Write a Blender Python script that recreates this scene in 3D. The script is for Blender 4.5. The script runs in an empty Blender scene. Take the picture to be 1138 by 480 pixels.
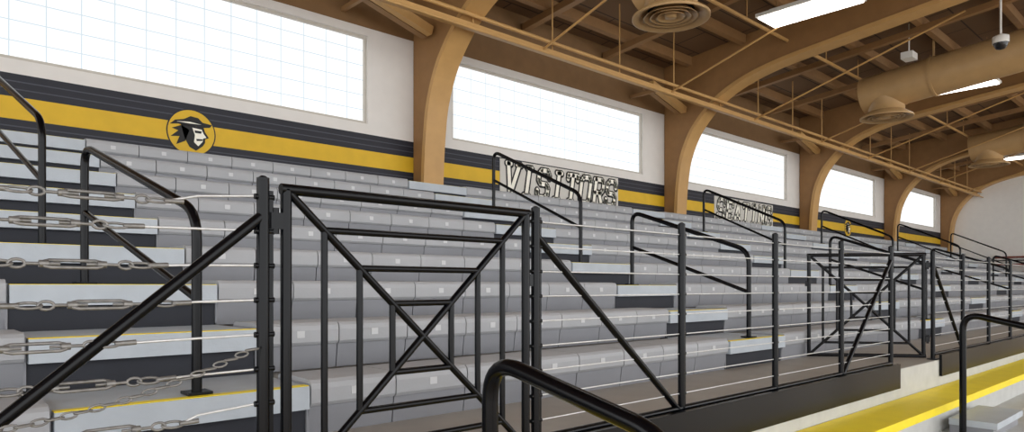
import bpy, math, random
from mathutils import Vector, Matrix
random.seed(4)
E=1.6  # eye height; helper heights 'h' are relative to the eye
sc=bpy.context.scene

# ---------------- materials ----------------
def s2l(c):
    return tuple((v/255/12.92 if v/255<=0.04045 else ((v/255+0.055)/1.055)**2.4) for v in c)+(1,)
def mat(name,rgb,rough=.6,metal=0,noise=0.0,nscale=6,bump=0,bscale=60,spec=.5):
    m=bpy.data.materials.new(name); m.use_nodes=True
    nt=m.node_tree; b=nt.nodes['Principled BSDF']
    c=s2l(rgb); b.inputs['Base Color'].default_value=c
    b.inputs['Roughness'].default_value=rough; b.inputs['Metallic'].default_value=metal
    b.inputs['Specular IOR Level'].default_value=spec
    tc=nt.nodes.new('ShaderNodeTexCoord')
    if noise>0:
        n=nt.nodes.new('ShaderNodeTexNoise'); n.inputs['Scale'].default_value=nscale; n.inputs['Detail'].default_value=4
        nt.links.new(tc.outputs['Object'],n.inputs['Vector'])
        r=nt.nodes.new('ShaderNodeValToRGB')
        r.color_ramp.elements[0].position=.3; r.color_ramp.elements[1].position=.7
        r.color_ramp.elements[0].color=tuple(x*(1-noise) for x in c[:3])+(1,)
        r.color_ramp.elements[1].color=tuple(min(1,x*(1+noise)) for x in c[:3])+(1,)
        nt.links.new(n.outputs['Fac'],r.inputs['Fac']); nt.links.new(r.outputs['Color'],b.inputs['Base Color'])
    if bump>0:
        n2=nt.nodes.new('ShaderNodeTexNoise'); n2.inputs['Scale'].default_value=bscale
        nt.links.new(tc.outputs['Object'],n2.inputs['Vector'])
        bp=nt.nodes.new('ShaderNodeBump'); bp.inputs['Strength'].default_value=bump; bp.inputs['Distance'].default_value=.01
        nt.links.new(n2.outputs['Fac'],bp.inputs['Height']); nt.links.new(bp.outputs['Normal'],b.inputs['Normal'])
    return m
def gridmat(name,rgb,rgb2,bw,bh,mortar,axes,rough=.6,emit=0,offset=0.0,noise=.06):
    m=bpy.data.materials.new(name); m.use_nodes=True
    nt=m.node_tree; b=nt.nodes['Principled BSDF']
    tc=nt.nodes.new('ShaderNodeTexCoord'); sp=nt.nodes.new('ShaderNodeSeparateXYZ'); cb=nt.nodes.new('ShaderNodeCombineXYZ')
    nt.links.new(tc.outputs['Object'],sp.inputs[0])
    nt.links.new(sp.outputs[axes[0]],cb.inputs[0]); nt.links.new(sp.outputs[axes[1]],cb.inputs[1])
    br=nt.nodes.new('ShaderNodeTexBrick'); br.offset=offset; br.squash=1
    br.inputs['Scale'].default_value=1; br.inputs['Brick Width'].default_value=bw; br.inputs['Row Height'].default_value=bh
    br.inputs['Mortar Size'].default_value=mortar; br.inputs['Mortar Smooth'].default_value=.3
    c=s2l(rgb)
    br.inputs['Color1'].default_value=c; br.inputs['Color2'].default_value=tuple(x*(1-noise) for x in c[:3])+(1,)
    br.inputs['Mortar'].default_value=s2l(rgb2)
    nt.links.new(cb.outputs[0],br.inputs['Vector'])
    nt.links.new(br.outputs['Color'],b.inputs['Base Color']); b.inputs['Roughness'].default_value=rough
    if emit:
        b.inputs['Base Color'].default_value=(.05,.05,.05,1)
        nt.links.remove(b.inputs['Base Color'].links[0])
        nt.links.new(br.outputs['Color'],b.inputs['Emission Color']); b.inputs['Emission Strength'].default_value=emit
    return m
def emat(name,rgb,st):
    m=bpy.data.materials.new(name); m.use_nodes=True
    b=m.node_tree.nodes['Principled BSDF']; b.inputs['Base Color'].default_value=s2l(rgb)
    b.inputs['Emission Color'].default_value=s2l(rgb); b.inputs['Emission Strength'].default_value=st
    return m
M_rail=mat('black_rail_paint',(4,5,9),.24,noise=.15,nscale=20,spec=.22)
M_wall=mat('wall_paint_offwhite',(226,222,217),.8,noise=.02,bump=.1)
M_wallend=mat('wall_paint_end',(232,229,224),.8,noise=.02,bump=.1)
M_navy=mat('stripe_charcoal',(27,29,40),.6,noise=.1)
M_navy2=mat('stripe_line_grey',(66,67,78),.6)
M_gold=mat('stripe_gold',(218,176,34),.6,noise=.05)
M_brown=mat('brown_wall_paint',(128,96,60),.7,noise=.06)
M_tan=mat('arch_tan_paint',(192,150,92),.5,noise=.05)
M_arch=mat('arch_side_shaded_brown',(148,109,66),.6,noise=.07)  # spandrel brown, darker than the flange: the arch's shaded side in the colour
M_deck=gridmat('roof_deck',(110,82,54),(60,44,30),1.22,.61,.016,(0,1),.8,offset=.5)
M_purlin=mat('purlin_brown',(144,108,68),.6,noise=.06)
M_duct=mat('duct_tan_paint',(178,144,98),.45,noise=.05)
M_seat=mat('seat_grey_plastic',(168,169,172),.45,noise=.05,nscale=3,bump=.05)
M_skirt=mat('seat_skirt_shaded_grey',(138,139,144),.5,noise=.06,nscale=3)  # darker than the seats: shadow between rows put into the colour
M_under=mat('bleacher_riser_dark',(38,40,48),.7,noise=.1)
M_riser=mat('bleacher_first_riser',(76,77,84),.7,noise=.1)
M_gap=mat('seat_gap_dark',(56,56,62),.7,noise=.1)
M_step=mat('aisle_tread_light',(184,191,198),.5,noise=.05,nscale=8,bump=.1)
M_yel=mat('safety_yellow',(250,224,20),.5,noise=.04)
M_walk=mat('walkway_plywood',(160,153,144),.5,noise=.08,nscale=4)
M_conc=mat('tread_concrete',(190,190,186),.6,noise=.07,nscale=7,bump=.1)
M_tag=mat('seat_number_tag',(204,205,206),.5,noise=.02)
M_cable=mat('steel_cable',(215,215,215),.35,.5,noise=.08,nscale=60)
M_hw=mat('galvanised_hardware',(135,133,130),.5,.6,noise=.2,nscale=50)
M_win=gridmat('glass_block',(252,254,255),(204,217,225),.305,.2,.007,(0,2),.3,emit=1.06,noise=.0)
M_frame=mat('window_frame',(196,190,180),.6,noise=.03)
M_sign=mat('sign_panel_white',(208,204,196),.6,noise=.02)
M_black=mat('sign_black',(18,17,18),.6,noise=.05)
M_cream=mat('sign_cream',(250,246,232),.6,noise=.02)
M_lamp=emat('lamp_diffuser',(255,252,244),5)
M_white=mat('fixture_white',(220,218,212),.5,noise=.02)
M_floor=gridmat('gym_floor_maple',(202,178,142),(150,124,92),1.2,.06,.002,(0,1),.35,offset=.5,noise=.12)
M_wood=mat('bench_redwood',(120,52,40),.5,noise=.1)
M_sens=mat('smoked_dome',(30,30,34),.2,noise=.05)

# ---------------- mesh builder ----------------
class MB:
    def __init__(s): s.v=[];s.f=[];s.m=[];s.sm=[];s.mats=[]
    def mi(s,m):
        if m not in s.mats: s.mats.append(m)
        return s.mats.index(m)
    def add(s,vs,fs,m,smooth=False):
        o=len(s.v); s.v+= [tuple(v) for v in vs]; i=s.mi(m)
        for f in fs: s.f.append(tuple(o+k for k in f)); s.m.append(i); s.sm.append(smooth)
    def box(s,x0,x1,y0,y1,z0,z1,m):
        vs=[(x,y,z) for x in(x0,x1) for y in(y0,y1) for z in(z0,z1)]
        s.add(vs,[(0,1,3,2),(4,6,7,5),(0,4,5,1),(2,3,7,6),(0,2,6,4),(1,5,7,3)],m)
    def prism(s,prof,x0,x1,m,smooth=False,caps=True):
        n=len(prof); vs=[(x0,y,z) for y,z in prof]+[(x1,y,z) for y,z in prof]
        s.add(vs,[(i,(i+1)%n,n+(i+1)%n,n+i) for i in range(n)],m,smooth)
        if caps: s.add(vs,[tuple(range(n)),tuple(range(2*n-1,n-1,-1))],m)
    def tube(s,pts,r,m,n=10,closed=False,cap=True):
        P=[Vector(p) for p in pts]; L=len(P)
        T=[]
        for i in range(L):
            if closed: t=P[(i+1)%L]-P[i-1]
            elif i==0: t=P[1]-P[0]
            elif i==L-1: t=P[-1]-P[-2]
            else: t=(P[i+1]-P[i]).normalized()+(P[i]-P[i-1]).normalized()
            T.append(t.normalized())
        u=T[0].orthogonal().normalized()
        vs=[]
        for i in range(L):
            if i>0:
                q=T[i-1].rotation_difference(T[i]); u=q@u
            u=(u-T[i]*u.dot(T[i])).normalized(); w=T[i].cross(u)
            for k in range(n):
                a=2*math.pi*k/n; vs.append(P[i]+u*(r*math.cos(a))+w*(r*math.sin(a)))
        fs=[]
        for i in range(L if closed else L-1):
            j=(i+1)%L
            for k in range(n):
                k2=(k+1)%n; fs.append((i*n+k,i*n+k2,j*n+k2,j*n+k))
        s.add(vs,fs,m,True)
        if cap and not closed: s.add(vs,[tuple(range(n-1,-1,-1)),tuple(range((L-1)*n,L*n))],m)
    def lathe(s,c,prof,m,n=32):
        vs=[];fs=[]
        for r,z in prof:
            for k in range(n):
                a=2*math.pi*k/n; vs.append((c[0]+r*math.cos(a),c[1]+r*math.sin(a),c[2]+z))
        for i in range(len(prof)-1):
            for k in range(n):
                k2=(k+1)%n; fs.append((i*n+k,i*n+k2,(i+1)*n+k2,(i+1)*n+k))
        s.add(vs,fs,m,True)
    def build(s,name,parent=None):
        me=bpy.data.meshes.new(name); me.from_pydata(s.v,[],s.f)
        for m in s.mats: me.materials.append(m)
        me.polygons.foreach_set('material_index',s.m); me.polygons.foreach_set('use_smooth',s.sm)
        me.update()
        o=bpy.data.objects.new(name,me); sc.collection.objects.link(o)
        if parent: o.parent=parent
        return o
def empty(name):
    o=bpy.data.objects.new(name,None); sc.collection.objects.link(o); return o
def fillet(pts,r,n=6):
    P=[Vector(p) for p in pts]; out=[P[0]]
    for i in range(1,len(P)-1):
        a=(P[i-1]-P[i]);b=(P[i+1]-P[i]); ra=min(r,a.length*.48,b.length*.48)
        p0=P[i]+a.normalized()*ra; p2=P[i]+b.normalized()*ra
        for k in range(n+1):
            t=k/n; out.append(p0*(1-t)**2+P[i]*2*t*(1-t)+p2*t*t)
    out.append(P[-1]); return out
def Z(h): return h+E

WY=8.13      # wall plane
XEND=30.3
# ---------------- floor ----------------
b=MB(); b.box(-8,XEND+.3,-9,WY+.4,-.12,0,M_floor); b.build('floor')

# ---------------- window wall ----------------
arch_s=[-.45,5.7,11.85,18.0,24.15]
wins=[(.1,4.85),(6.3,11.03),(12.47,17.2),(18.6,23.3),(24.75,29.45)]
wins=[(-6.0,-1.4)]+wins
HB,HT=2.2,3.39
b=MB()
x0,x1=-8,XEND
def band(h0,h1,m): b.box(x0,x1,WY,WY+.3,Z(h0),Z(h1),m)
b.box(x0,x1,WY,WY+.3,0,Z(1.40),M_wall)
band(1.40,1.62,M_navy); band(1.62,1.836,M_gold); band(1.836,2.06,M_navy); band(2.06,HB,M_wall)
for h in (1.47,1.545,1.905,1.98): b.box(x0,x1,WY-.002,WY+.01,Z(h),Z(h+.012),M_navy2)
prev=x0
for a,c in wins:
    b.box(prev,a,WY,WY+.3,Z(HB),Z(HT),M_wall); prev=c
b.box(prev,x1,WY,WY+.3,Z(HB),Z(HT),M_wall)
band(HT,3.5,M_wall); band(3.5,4.6,M_brown)
b.build('wall_left')
for i,(a,c) in enumerate(wins):
    b=MB(); b.box(a,c,WY+.07,WY+.16,Z(HB),Z(HT),M_win)
    f=.035
    b.box(a,c,WY+.03,WY+.07,Z(HB),Z(HB)+f,M_frame); b.box(a,c,WY+.03,WY+.07,Z(HT)-f,Z(HT),M_frame)
    b.box(a,a+f,WY+.03,WY+.07,Z(HB)+f,Z(HT)-f,M_frame); b.box(c-f,c,WY+.03,WY+.07,Z(HB)+f,Z(HT)-f,M_frame)
    b.build('window_%d'%(i+1))
b=MB(); b.box(XEND,XEND+.3,-9,WY+.3,0,Z(6.2),M_wallend); b.build('wall_end')

# ---------------- ceiling ----------------
def deckh(d): return 4.45+.11*d
DMAX=15.5
b=MB()
def sl(d0,d1,t0,t1):
    return [(WY-d0,Z(deckh(d0)+t0)),(WY-d1,Z(deckh(d1)+t0)),(WY-d1,Z(deckh(d1)+t1)),(WY-d0,Z(deckh(d0)+t1))]
b.prism(sl(-.3,DMAX,0,.12),-8,XEND+.3,M_deck)
b.build('ceiling')
b=MB()
d=.55
while d<DMAX:
    b.prism(sl(d,d+.1,-.17,-.001),-8,XEND,M_purlin); d+=1.15
b.build('ceiling_purlins')
b=MB()
for a in arch_s:
    for o in (2.05,4.1):
        b.prism(sl(.05,DMAX,-.28,-.172),a+o-.06,a+o+.06,M_purlin)
b.build('ceiling_cross_beams')

# ---------------- arches ----------------
ctrl=[(.26,1.0),(.28,1.5),(.32,2.05),(.42,2.6),(.7,3.15),(1.27,3.66),(2.14,3.98),(3.5,4.17),(5.0,4.34),(8.1,4.69),(12,5.13),(DMAX,5.52)]
def catmull(C,n=8):
    out=[]
    for i in range(len(C)-1):
        p0=Vector(C[max(i-1,0)]);p1=Vector(C[i]);p2=Vector(C[i+1]);p3=Vector(C[min(i+2,len(C)-1)])
        L=(p2-p1).length
        def tan(a,bb,c):
            v=(c-a); return v.normalized()*L if v.length else v
        m1=tan(p0,p1,p2); m2=tan(p1,p2,p3)
        for k in range(n):
            t=k/n; t2=t*t;t3=t2*t
            out.append(p1*(2*t3-3*t2+1)+m1*(t3-2*t2+t)+p2*(-2*t3+3*t2)+m2*(t3-t2))
    out.append(Vector(C[-1])); return out
curve=catmull([Vector(c) for c in ctrl])
def arch(a,name):
    b=MB(); w=.11
    C=curve; n=len(C)
    for sx in (a-w,a+w):
        vs=[];fs=[]
        for p in C:
            d,h=p
            if h<3.6 and d<1.2: q=(0.01,h)
            else: q=(d,deckh(d)-.005)
            vs+= [(sx,WY-d,Z(h)),(sx,WY-q[0],Z(q[1]))]
        for i in range(n-1): fs.append((2*i,2*i+2,2*i+3,2*i+1))
        k=max(i for i,p in enumerate(C) if p[1]<3.6 and p[0]<1.2)
        vs.append((sx,WY-.01,Z(deckh(.01)-.005)));
        fs.append((2*k+1,2*k+3,len(vs)-1))
        b.add(vs,fs,M_arch)
    t=.07; W=.17
    vs=[];fs=[]
    for i,p in enumerate(C):
        q=(C[min(i+1,n-1)]-C[max(i-1,0)]).normalized(); nr=Vector((q.y,-q.x))
        o=p+nr*t
        vs+=[(a-W,WY-p.x,Z(p.y)),(a+W,WY-p.x,Z(p.y)),(a+W,WY-o.x,Z(o.y)),(a-W,WY-o.x,Z(o.y))]
    for i in range(n-1):
        for k in range(4): fs.append((4*i+k,4*i+(k+1)%4,4*i+4+(k+1)%4,4*i+4+k))
    b.add(vs,fs,M_tan)
    b.add(vs,[(0,1,2,3)],M_tan)
    b.box(a-W-.01,a+W+.01,WY-.36,WY-.01,Z(.98),Z(1.12),M_arch)
    return b.build(name)
for i,a in enumerate(arch_s+[XEND-.18]): arch(a,'roof_arch' )

for a in arch_s+[XEND-.1]:
    b=MB()
    for dy in (0,.13):
        y0=7.55+dy
        P=[Vector((a-1.3,y0,Z(3.72))),Vector((a-.2,y0,Z(3.42)))]
        dr=(P[1]-P[0]).normalized(); up=Vector((-dr.z,0,dr.x))
        vs=[]
        for p in P:
            for sy in(0,.11):
                for su in(0,.12): vs.append(p+Vector((0,sy,0))+up*su)
        b.add(vs,[(0,1,3,2),(4,6,7,5),(0,4,5,1),(2,3,7,6),(0,2,6,4),(1,5,7,3)],M_tan if dy==0 else M_purlin)
    b.box(a-1.25,a-1.2,7.55,WY-.002,Z(3.62),Z(3.68),M_purlin)
    b.build('arch_brace')

# pipes along the wall
b=MB()
b.box(-8,XEND-.01,6.9,6.98,Z(3.36),Z(3.44),M_tan)
b.tube([(-8,6.86,Z(3.52)),(XEND-.01,6.86,Z(3.52))],.028,M_tan)
b.tube([(-8,6.8,Z(3.32)),(XEND-.01,6.8,Z(3.32))],.018,M_tan,8)
b.tube([(-8,5.55,Z(4.33)),(XEND-.01,5.55,Z(4.33))],.03,M_tan)
for a in arch_s:
    for o in (0,1.5,3.07,4.6):
        x=a+o+.02
        b.tube([(x,6.94,Z(3.4)),(x,6.94,Z(deckh(WY-6.94)-.01))],.012,M_tan,6)
        b.tube([(x,5.55,Z(4.3)),(x,5.55,Z(deckh(WY-5.55)-.01))],.01,M_tan,6)
    for o in (1.3,4.5):
        x=a+o; b.tube([(x,6.94,Z(3.4)),(x,3.2,Z(4.55))],.018,M_tan,8)
b.build('ceiling_pipe_run')

# ducts with diffusers
for s in (7.4,15.0,23.0):
    b=MB(); r=.37
    P=[]
    for D in (5.45,5.43,-7): P.append((s,D,Z(3.93+.11*(5.4-max(D,-7)))))
    b.tube(P,r,M_duct,32)
    for D in (4.2,2.4,.6,-1.2,-3):
        z=Z(3.93+.11*(5.4-D)); b.tube([(s,D,z),(s,D-.05,z+.005)],r+.015,M_duct,32)
        b.box(s-.02,s+.02,D-.04,D-.01,z+r,Z(deckh(WY-D))-.01,M_duct)
    c=(s,5.02,Z(0))
    b.lathe(c,[(.0,3.62),(.3,3.62),(.3,3.5),(.33,3.5),(.33,3.9)],M_duct)
    b.lathe(c,[(.3,3.62),(.3,3.5),(.47,3.41),(.49,3.41),(.49,3.44),(.33,3.55)],M_duct)
    for rr in (.24,.16,.08):
        b.lathe(c,[(rr*.8,3.55),(rr+.1,3.43),(rr+.11,3.415),(rr+.085,3.43),(rr*.75,3.55)],M_duct)
    b.lathe(c,[(0,3.42),(.07,3.42),(.07,3.55)],M_duct)
    b.lathe(c,[(0,3.55),(.3,3.55)],M_under)
    b.build('air_duct')

# light fixtures
for (s,D) in ((9.9,4.35),(16.1,4.05),(26,5.0),(20.6,2.2),(4.2,3.6),(4.2,-2),(10,-2),(16.6,-2),(21.6,-2)):
    h=4.0+max(0,(4.5-D))*.1
    b=MB()
    b.box(s-.3,s+.3,D-.68,D+.68,Z(h),Z(h+.05),M_white)
    b.prism([(D-.68,Z(h+.05)),(D+.68,Z(h+.05)),(D+.5,Z(h+.1)),(D-.5,Z(h+.1))],s-.2,s+.2,M_white)
    b.box(s-.27,s+.27,D-.65,D+.65,Z(h-.02),Z(h),M_lamp)
    for dy in(-.5,.5): b.tube([(s,D+dy,Z(h+.1)),(s,D+dy,Z(deckh(WY-D-dy)-.01))],.006,M_purlin,6)
    b.build('ceiling_light')
b=MB(); s,D=14.0,4.3
b.box(s-.14,s+.14,D-.1,D+.1,Z(4.2),Z(4.32),M_white); b.tube([(s,D,Z(4.32)),(s,D,Z(deckh(WY-D)-.01))],.012,M_white,8); b.build('emergency_light')
b=MB(); s,D=12.6,2.6
b.lathe((s,D,Z(3.72)),[(0,-.1),(.06,-.085),(.09,-.04),(.1,0)],M_sens,20); b.lathe((s,D,Z(3.72)),[(.11,0),(.11,.1),(.03,.14),(0,.14)],M_white,20)
b.tube([(s,D,Z(3.85)),(s,D,Z(deckh(WY-D)-.01))],.015,M_white,8); b.build('security_camera')

# ---------------- bleachers ----------------
D0,RUN,RISE,NR=2.93,.584,.2325,9
XB0,XB1=-3.0,28.9
aisles=[.95,5.65,10.5,15.3,20.1,24.9]
AW=.5
def segs():
    out=[];p=XB0
    for a in aisles: out.append((p,a-AW)); p=a+AW
    out.append((p,XB1)); return out
SG=segs()
bl=empty('bleachers')
seat=MB(); 
for k in range(NR):
    y=D0+k*RUN; t=Z(-.43+k*RISE)
    prof=[(y+.02,t-.005),(y+.005,t-.02),(y,t-.045),(y+.002,t-.11),(y+.012,t-.125),(y+.03,t-.13),(y+.34,t-.13),(y+.36,t-.115),(y+.36,t-.012),(y+.33,t),(y+.06,t)]
    sk=[(y+.022,t-.124),(y+.04,t-.262),(y+.06,t-.262),(y+.042,t-.124)]
    for (a,c) in SG:
        n=max(1,round((c-a)/.457)); w=(c-a)/n
        for i in range(n):
            xa=a+i*w+.0035; xb=a+(i+1)*w-.0035
            seat.prism(prof,xa,xb,M_seat)
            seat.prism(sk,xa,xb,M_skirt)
            xm=(xa+xb)/2
            seat.box(xm-.022,xm+.022,y-.003,y+.006,t-.085,t-.048,M_tag)
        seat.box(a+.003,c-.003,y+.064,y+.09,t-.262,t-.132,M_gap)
        for xe in (a,c):
            seat.box(xe-.006,xe+.006,y+.03,y+.34,t-.25,t-.02,M_skirt)
seat.build('seat_rows',bl)
dk=MB()
for k in range(NR):
    y=D0+k*RUN; t=Z(-.43+k*RISE)
    tr=t-.0275
    dk.box(XB0,XB1,y+.1,min(y+RUN+.1,WY-.01),t-.33,t-.262,M_walk)
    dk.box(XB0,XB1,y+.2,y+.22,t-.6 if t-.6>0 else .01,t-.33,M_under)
    for a in aisles:
        yb=min(y+RUN+.02,WY-.01)
        dk.box(a-AW+.01,a+AW-.01,y-.01,yb,tr-.105,tr,M_step)
        dk.box(a-AW+.01,a+AW-.01,y+.0,y+.05,tr,tr+.003,M_yel)
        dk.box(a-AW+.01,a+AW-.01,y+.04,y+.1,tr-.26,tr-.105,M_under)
dk.box(XB0,XB1,WY-.12,WY-.005,Z(1.0),Z(1.36),M_under)
dk.build('decks_and_aisle_steps',bl)
ep=MB()
prof=[(D0+.02,0.0)]
for k in range(NR):
    y=D0+k*RUN; t=Z(-.46+k*RISE); prof+=[(y+.02,t),(y+RUN+.02 if k<NR-1 else WY-.02,t)]
prof.append((WY-.02,0.0))
ep.prism(prof,XB1,XB1+.05,M_under); ep.build('end_panel',bl)

# aisle handrails
def handrail(a,skew=0.0):
    b=MB(); r=.021
    def tread(D):
        k=int((D-D0)/RUN); return Z(-.4575+k*RISE)
    for q,(Da,Db) in enumerate(((3.02,4.3),(5.0,6.45))):
        za,zb=tread(Da)+.004,tread(Db)+.004
        xa=a-(Da-3.02)*skew; xb=a-(Db-3.02)*skew
        Ha,Hb=.77,.75
        pts=[(xa,Da,za),(xa,Da,za+Ha),(xb,Db,zb+Hb),(xb,Db,zb)]
        b.tube(fillet(pts,.12,8),r,M_rail,12)
        b.tube([(xa,Da,za+Ha*.52),(xb,Db,zb+Hb*.52)],r*.8,M_rail,10)
        for x,D,z in((xa,Da,za),(xb,Db,zb)):
            b.box(x-.05,x+.05,D-.05,D+.05,z,z+.012,M_rail)
    b.build('aisle_handrail')
for i,a in enumerate(aisles):
    if i==0: handrail(.98,.13)
    else: handrail(a)

# ---------------- walkway platform + lower tiers ----------------
b=MB()
b.box(-3,28.9,1.99,D0+.09,Z(-.75),Z(-.692),M_walk)
b.box(-3,28.9,D0+.066,D0+.08,Z(-.69),Z(-.6),M_riser)
b.box(-3,28.9,2.06,2.1,0,Z(-.75),M_under)
b.box(-3,28.9,1.98,2.0,Z(-.93),Z(-.69),M_conc)
b.box(-3,28.9,1.64,2.06,Z(-1.0),Z(-.935),M_conc)
b.box(-3,28.9,1.64,1.975,Z(-.935),Z(-.93),M_yel)
b.box(-3,28.9,1.632,1.64,Z(-.99),Z(-.93),M_yel)
b.box(-3,28.9,1.68,1.7,Z(-1.16),Z(-1.0),M_conc)
b.box(-3,28.9,1.2,1.70,Z(-1.23),Z(-1.16),M_conc)
b.box(-3,28.9,1.24,1.26,Z(-1.38),Z(-1.23),M_skirt)
b.box(-3,28.9,.78,1.26,Z(-1.45),Z(-1.38),M_conc)
b.box(-3,28.9,.82,.84,0,Z(-1.45),M_skirt)
b.build('walkway_platform')
for s in (1.3,6.1,10.9,15.7,20.5,25.3):
    b=MB()
    for (d0,d1,h,bh) in ((1.3,1.62,-1.04,-1.16),(.88,1.19,-1.26,-1.38)):
        b.box(s+.1,s+.95,d0,d1,Z(h-.05),Z(h),M_step)
        b.box(s+.12,s+.93,d0+.03,d1,Z(bh),Z(h-.05),M_skirt)
    b.build('entry_step_block')
    b=MB(); r=.024
    pts=[(s,1.5,Z(-1.155)),(s,1.5,Z(-.205)),(s,.86,Z(-.35)),(s,.86,Z(-1.375))]
    b.tube(fillet(pts,.13,9),r,M_rail,16)
    b.box(s-.05,s+.05,1.45,1.55,Z(-1.158),Z(-1.145),M_rail); b.box(s-.05,s+.05,.81,.91,Z(-1.378),Z(-1.365),M_rail)
    b.build('entry_handrail')

# ---------------- front guardrail ----------------
RY=2.03
posts=[-1.3,-.2,.85,2.01,3.09,4.13,5.15,6.16,7.27,8.25]
x=9.28
while x<28.8: posts.append(x); x+=1.03
levels=[.27-.104*i for i in range(9)]
gates=[(.85,2.01),(6.16,7.27)]
ga=[g[0] for g in gates]
gr=MB()
for i,p in enumerate(posts):
    gr.tube([(p,RY,Z(-.69)),(p,RY,Z(.31)),(p,RY,Z(.322)),(p,RY,Z(.328))],.019,M_rail,14)
    gr.lathe((p,RY,Z(.318)),[(.019,0),(.016,.01),(.008,.016),(0,.018)],M_rail,14)
    gr.box(p-.045,p+.045,RY-.04,RY+.04,Z(-.689),Z(-.68),M_rail)
    gr.box(p+.012,p+.03,RY-.006,RY+.006,Z(-.66),Z(.29),M_rail)
    for h in levels:
        gr.tube([(p-.026,RY,Z(h)),(p+.034,RY,Z(h))],.009,M_rail,8)
for i in range(len(posts)-1):
    a,c=posts[i],posts[i+1]
    if a in ga: continue
    for j,h in enumerate(levels):
        if i==1: continue
        gr.tube([(a+.02,RY,Z(h)),(c-.02,RY,Z(h))],.0034,M_cable,6)
    gr.box(a,c,1.955,1.978,Z(-.84),Z(-.64),M_rail)
    gr.tube([(a,RY,Z(-.64)),(c,RY,Z(-.64))],.017,M_rail,10)
def brace(pt,pb): gr.tube([(pt,RY,Z(.215)),(pb,RY,Z(-.67))],.017,M_rail,12)
brace(.85,-.2); brace(2.01,3.09); brace(6.16,5.15); brace(7.27,8.25)
gr.build('cable_guardrail')

# left bay cables with turnbuckles
def turnbuckle(b,x,y,z,K=1.15):
    L=.11
    def T(u,v,w=0): return (x+u*K,y+v*K,z+w*K)
    hw=.010
    for v in(-hw,hw): b.tube([T(-L/2,v*.4,v*.5),T(-L/2+.012,v,v*.8),T(L/2-.012,v,v*.8),T(L/2,v*.4,v*.5)],.0038*K,M_hw,8)
    for u in(-L/2,L/2): b.tube([T(u-.009,0),T(u+.009,0)],.008*K,M_hw,8)
    for sg in(-1,1):
        b.tube([T(sg*(L/2-.03),0),T(sg*(L/2+.035),0)],.0036*K,M_hw,8)
        cx=sg*(L/2+.048)
        ring=[T(cx+.015*math.cos(t),0,.009*math.sin(t)) for t in [2*math.pi*k/12 for k in range(12)]]
        b.tube(ring,.0032*K,M_hw,8,closed=True)
    for q,cx in enumerate((L/2+.08,-(L/2+.08))):
        ring=[T(cx+.024*math.cos(t),.009*math.sin(t),.006*math.sin(t)) for t in [2*math.pi*k/14 for k in range(14)]]
        b.tube(ring,.0032*K,M_hw,8,closed=True)
    return (L/2+.10)*K
cb=MB()
xs=[.40,.30,.36,.42,.28,.38,.44,.33,.36]
for j,h in enumerate(levels):
    x=xs[j]
    sag=-.035 if j in(0,) else -.006
    if j==6: sag=-.03
    z=Z(h)+sag
    e=turnbuckle(cb,x,RY,z)
    cb.tube([(-.17,RY,Z(h)),(x-e,RY,z)],.0038,M_cable,6)
    cb.tube([(x+e,RY,z),(.66,RY,z*.4+Z(h)*.6),(.82,RY,Z(h))],.0038,M_cable,6)
    cb.tube([(x+e-.005,RY,z),(x+e+.045,RY,z+.002)],.007,M_hw,8)
    cb.tube([(x-e-.045,RY,z),(x-e+.005,RY,z)],.007,M_hw,8)
n=30; P0=Vector((-.1,RY-.03,Z(-.34)));P1=Vector((.82,RY-.03,Z(-.18)))
for i in range(n):
    t=(i+.5)/n; p=P0.lerp(P1,t); p.z-= .24*t*(1-t)
    ring=[]
    for k in range(10):
        a=2*math.pi*k/10; u=.019*math.cos(a); w=.008*math.sin(a)
        ring.append(p+(Vector((u,w,u*.1)) if i%2 else Vector((u,0,w+u*.1))))
    cb.tube(ring,.003,M_hw,6,closed=True)
cb.build('turnbuckle_cables')

# gates
def gate(name):
    b=MB(); W=1.03; T,B=.30,-.66; r=.0175
    for k in range(4):
        fx=k/8*W; fz=(T-B)/2*k/4
        x0,x1=fx,W-fx; z0,z1=B+fz,T-fz
        rr=r if k==0 else .0115
        for p,q in (((x0,z0),(x0,z1)),((x1,z0),(x1,z1)),((x0-rr*(k==0),z1),(x1+rr*(k==0),z1)),((x0-rr*(k==0),z0),(x1+rr*(k==0),z0))):
            b.tube([(p[0],0,Z(p[1])),(q[0],0,Z(q[1]))],rr,M_rail,12)
    b.tube([(0,0,Z(B)),(W,0,Z(T))],.013,M_rail,12); b.tube([(0,0,Z(T)),(W,0,Z(B))],.013,M_rail,12)
    for h in(.2,-.5):
        b.box(-.052,.0,-.012,.012,Z(h-.025),Z(h+.025),M_rail); b.tube([(-.035,0,Z(h-.04)),(-.035,0,Z(h+.04))],.012,M_rail,10)
    b.box(W,W+.035,-.01,.01,Z(.0),Z(.05),M_rail)
    return b.build(name)
g=gate('rail_gate'); g.location=(.923,RY,0)
g2=gate('rail_gate'); g2.location=(7.24,RY+.07,0); g2.rotation_euler=(0,0,math.radians(129))

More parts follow.
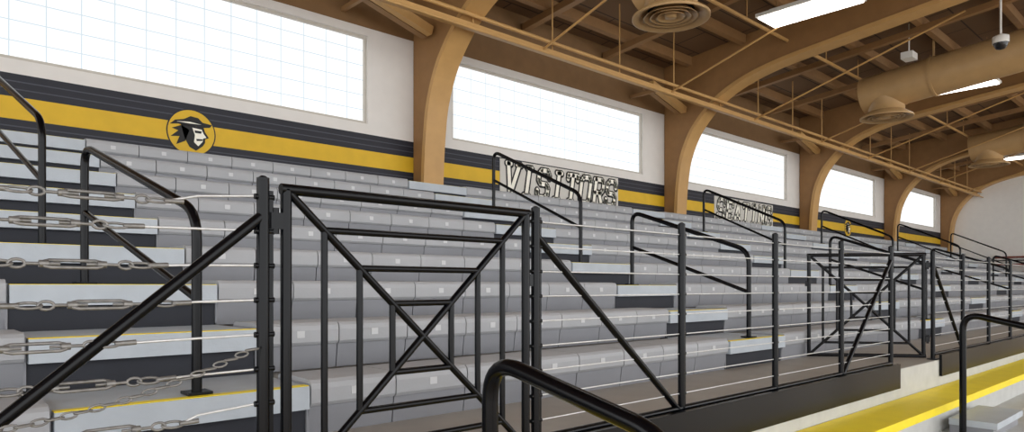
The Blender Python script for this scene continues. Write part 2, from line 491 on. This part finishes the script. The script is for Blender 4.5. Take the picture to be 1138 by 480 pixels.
# ---------------- signs & emblem ----------------
G={
'V':[[(0,6),(2,0),(4,6)],[(-.5,6),(.8,6)],[(3.2,6),(4.5,6)]],
'I':[[(2,0),(2,6)],[(1.1,6),(2.9,6)],[(1.1,0),(2.9,0)]],
'S':[[(4,4.5),(4,5.2),(3.2,6),(.8,6),(0,5.2),(0,3.8),(.8,3.05),(3.2,2.95),(4,2.2),(4,.8),(3.2,0),(.8,0),(0,.8),(0,1.5)]],
'T':[[(2,0),(2,6)],[(0,5),(0,6),(4,6),(4,5)],[(1.2,0),(2.8,0)]],
'O':[[(.8,0),(3.2,0),(4,.8),(4,5.2),(3.2,6),(.8,6),(0,5.2),(0,.8),(.8,0)]],
'R':[[(.5,0),(.5,6)],[(-.1,0),(1.2,0)],[(-.1,6),(3.2,6),(4,5.3),(4,3.6),(3.2,2.8),(.5,2.8)],[(2.4,2.8),(4,0),(4.5,0)]],
'E':[[(4,4.8),(4,6),(0,6)],[(.5,6),(.5,0)],[(0,0),(4,0),(4,1.2)],[(.5,3),(2.8,3)]],
'A':[[(.2,0),(2,6),(3.8,0)],[(.9,2),(3.1,2)],[(-.4,0),(.8,0)],[(3.2,0),(4.4,0)]],
'N':[[(.3,0),(.3,6),(3.7,0),(3.7,6)],[(-.3,0),(.9,0)],[(3.1,6),(4.3,6)]],
'G':[[(4,4.6),(4,5.2),(3.2,6),(.8,6),(0,5.2),(0,.8),(.8,0),(3.2,0),(4,.8),(4,2.6),(2.4,2.6)]],
}
def word(b,txt,x0,x1,zc,hh):
    n=len(txt); cw=(x1-x0)/n; ux=cw*.68/4; uz=hh/6
    for i,ch in enumerate(txt):
        big=1.12 if i==0 else 1
        for (t,y,m,dx,dz) in ((.060,.013,M_black,.012,-.012),(.060,.014,M_black,0,0),(.036,.021,M_cream,0,0)):
            for st in G[ch]:
                pts=[]
                for (px,pz) in st:
                    X=x0+i*cw+cw*.13+px*ux; Zz=(pz-3)*uz*big; pts.append((X+Zz*.18+dx,zc+Zz+dz))
                for q in range(len(pts)):
                    c=pts[q]; rr=t
                    vs=[(c[0]+rr*1.05*math.cos(math.pi/8+k*math.pi/4),WY-y,c[1]+rr*1.05*math.sin(math.pi/8+k*math.pi/4)) for k in range(8)]
                    b.add(vs,[tuple(range(8))],m)
                    if q:
                        a=Vector(pts[q-1]);e=Vector(c); dd=(e-a).normalized(); nn=Vector((-dd.y,dd.x))*rr
                        vs=[a+nn,e+nn,e-nn,a-nn]
                        b.add([(v.x,WY-y,v.y) for v in vs],[(0,1,2,3)],m)
def sign(name,txt,xa,xb,h0,h1):
    b=MB(); b.box(xa,xb,WY-.009,WY-.0005,Z(h0),Z(h1),M_sign)
    word(b,txt,xa+.08,xb-.04,Z((h0+h1)/2+.02),(h1-h0)*.68); b.build(name)
sign('visitors_sign','VISITORS',7.25,10.24,1.37,2.04)
sign('seating_sign','SEATING',13.66,16.4,1.39,2.02)
def emblem(s):
    b=MB(); zc=Z(1.735)
    def disc(r,y,m):
        b.add([(s+r*math.cos(2*math.pi*k/40),WY-y,zc+r*math.sin(2*math.pi*k/40)) for k in range(40)],[tuple(range(40))],m)
    def pl(pts,y,m): b.add([(s+p[0]*.235,WY-y,zc+p[1]*.235) for p in pts],[tuple(range(len(pts)))],m)
    disc(.265,.004,M_navy); disc(.252,.006,M_gold)
    pl([(-.98,.28),(-.75,.5),(-.35,.6),(-.05,.78),(.3,.74),(.5,.55),(.95,.5),(.85,.36),(.5,.3),(.2,.34),(-.3,.3),(-.6,.34)],.010,M_black)
    pl([(-.5,.34),(0,.34),(.55,.32),(.62,.1),(.8,-.16),(.62,-.24),(.62,-.42),(.5,-.6),(.2,-.85),(-.1,-.7),(-.3,-.35)],.010,M_black)
    pl([(.02,.24),(.46,.2),(.54,.02),(.68,-.16),(.52,-.22),(.5,-.38),(.3,-.62),(.1,-.45),(.14,-.1)],.014,M_cream)
    pl([(-.45,.3),(-.9,.1),(-.6,.02),(-.95,-.3),(-.55,-.25),(-.7,-.65),(-.3,-.45),(-.1,.1)],.010,M_black)
    pl([(.12,.12),(.46,.12),(.42,.0),(.14,.0)],.018,M_black)
    pl([(.2,-.28),(.5,-.26),(.48,-.34),(.22,-.38)],.018,M_black)
    pl([(-.7,.44),(-.1,.5),(.45,.44),(-.1,.42)],.014,M_cream)
    b.build('pirate_emblem')
for s in (2.58,21.1): emblem(s)

# ---------------- far end furniture ----------------
b=MB()
for i in range(5):
    b.box(29.1+.2*i,29.1+.2*i+.22,1.0,6.4,Z(-.1+.28*i),Z(-.04+.28*i),M_wood)
    for y in (1.2,3,4.6,6.2): b.box(29.15+.2*i,29.2+.2*i,y,y+.06,0,Z(-.1+.28*i),M_white)
b.build('wooden_bench_stand')
b=MB()
for y in [1+.6*i for i in range(11)]:
    b.tube([(28.97,y,0),(28.97,y,Z(.9))],.02,M_rail,8)
for h in(.0,.45,.9): b.tube([(28.97,1,Z(h)),(28.97,7,Z(h))],.02,M_rail,8)
b.build('end_guardrail')

# ---------------- lights / world ----------------
w=bpy.data.worlds.new('World'); sc.world=w; w.use_nodes=True
bg=w.node_tree.nodes['Background']; bg.inputs[0].default_value=(.97,.985,1,1); bg.inputs[1].default_value=2.75
sc.view_settings.view_transform='Standard'

# ---------------- camera ----------------
f=759.0; th=math.atan((1390-569)/f)
cd=bpy.data.cameras.new('camera'); cam=bpy.data.objects.new('camera',cd); sc.collection.objects.link(cam)
cd.sensor_width=36; cd.lens=f/1138*36; cd.shift_y=78/1138; cd.clip_start=.05
cam.location=(0,0,E)
cam.rotation_euler=(math.radians(90),0,th-math.radians(90))
sc.camera=cam
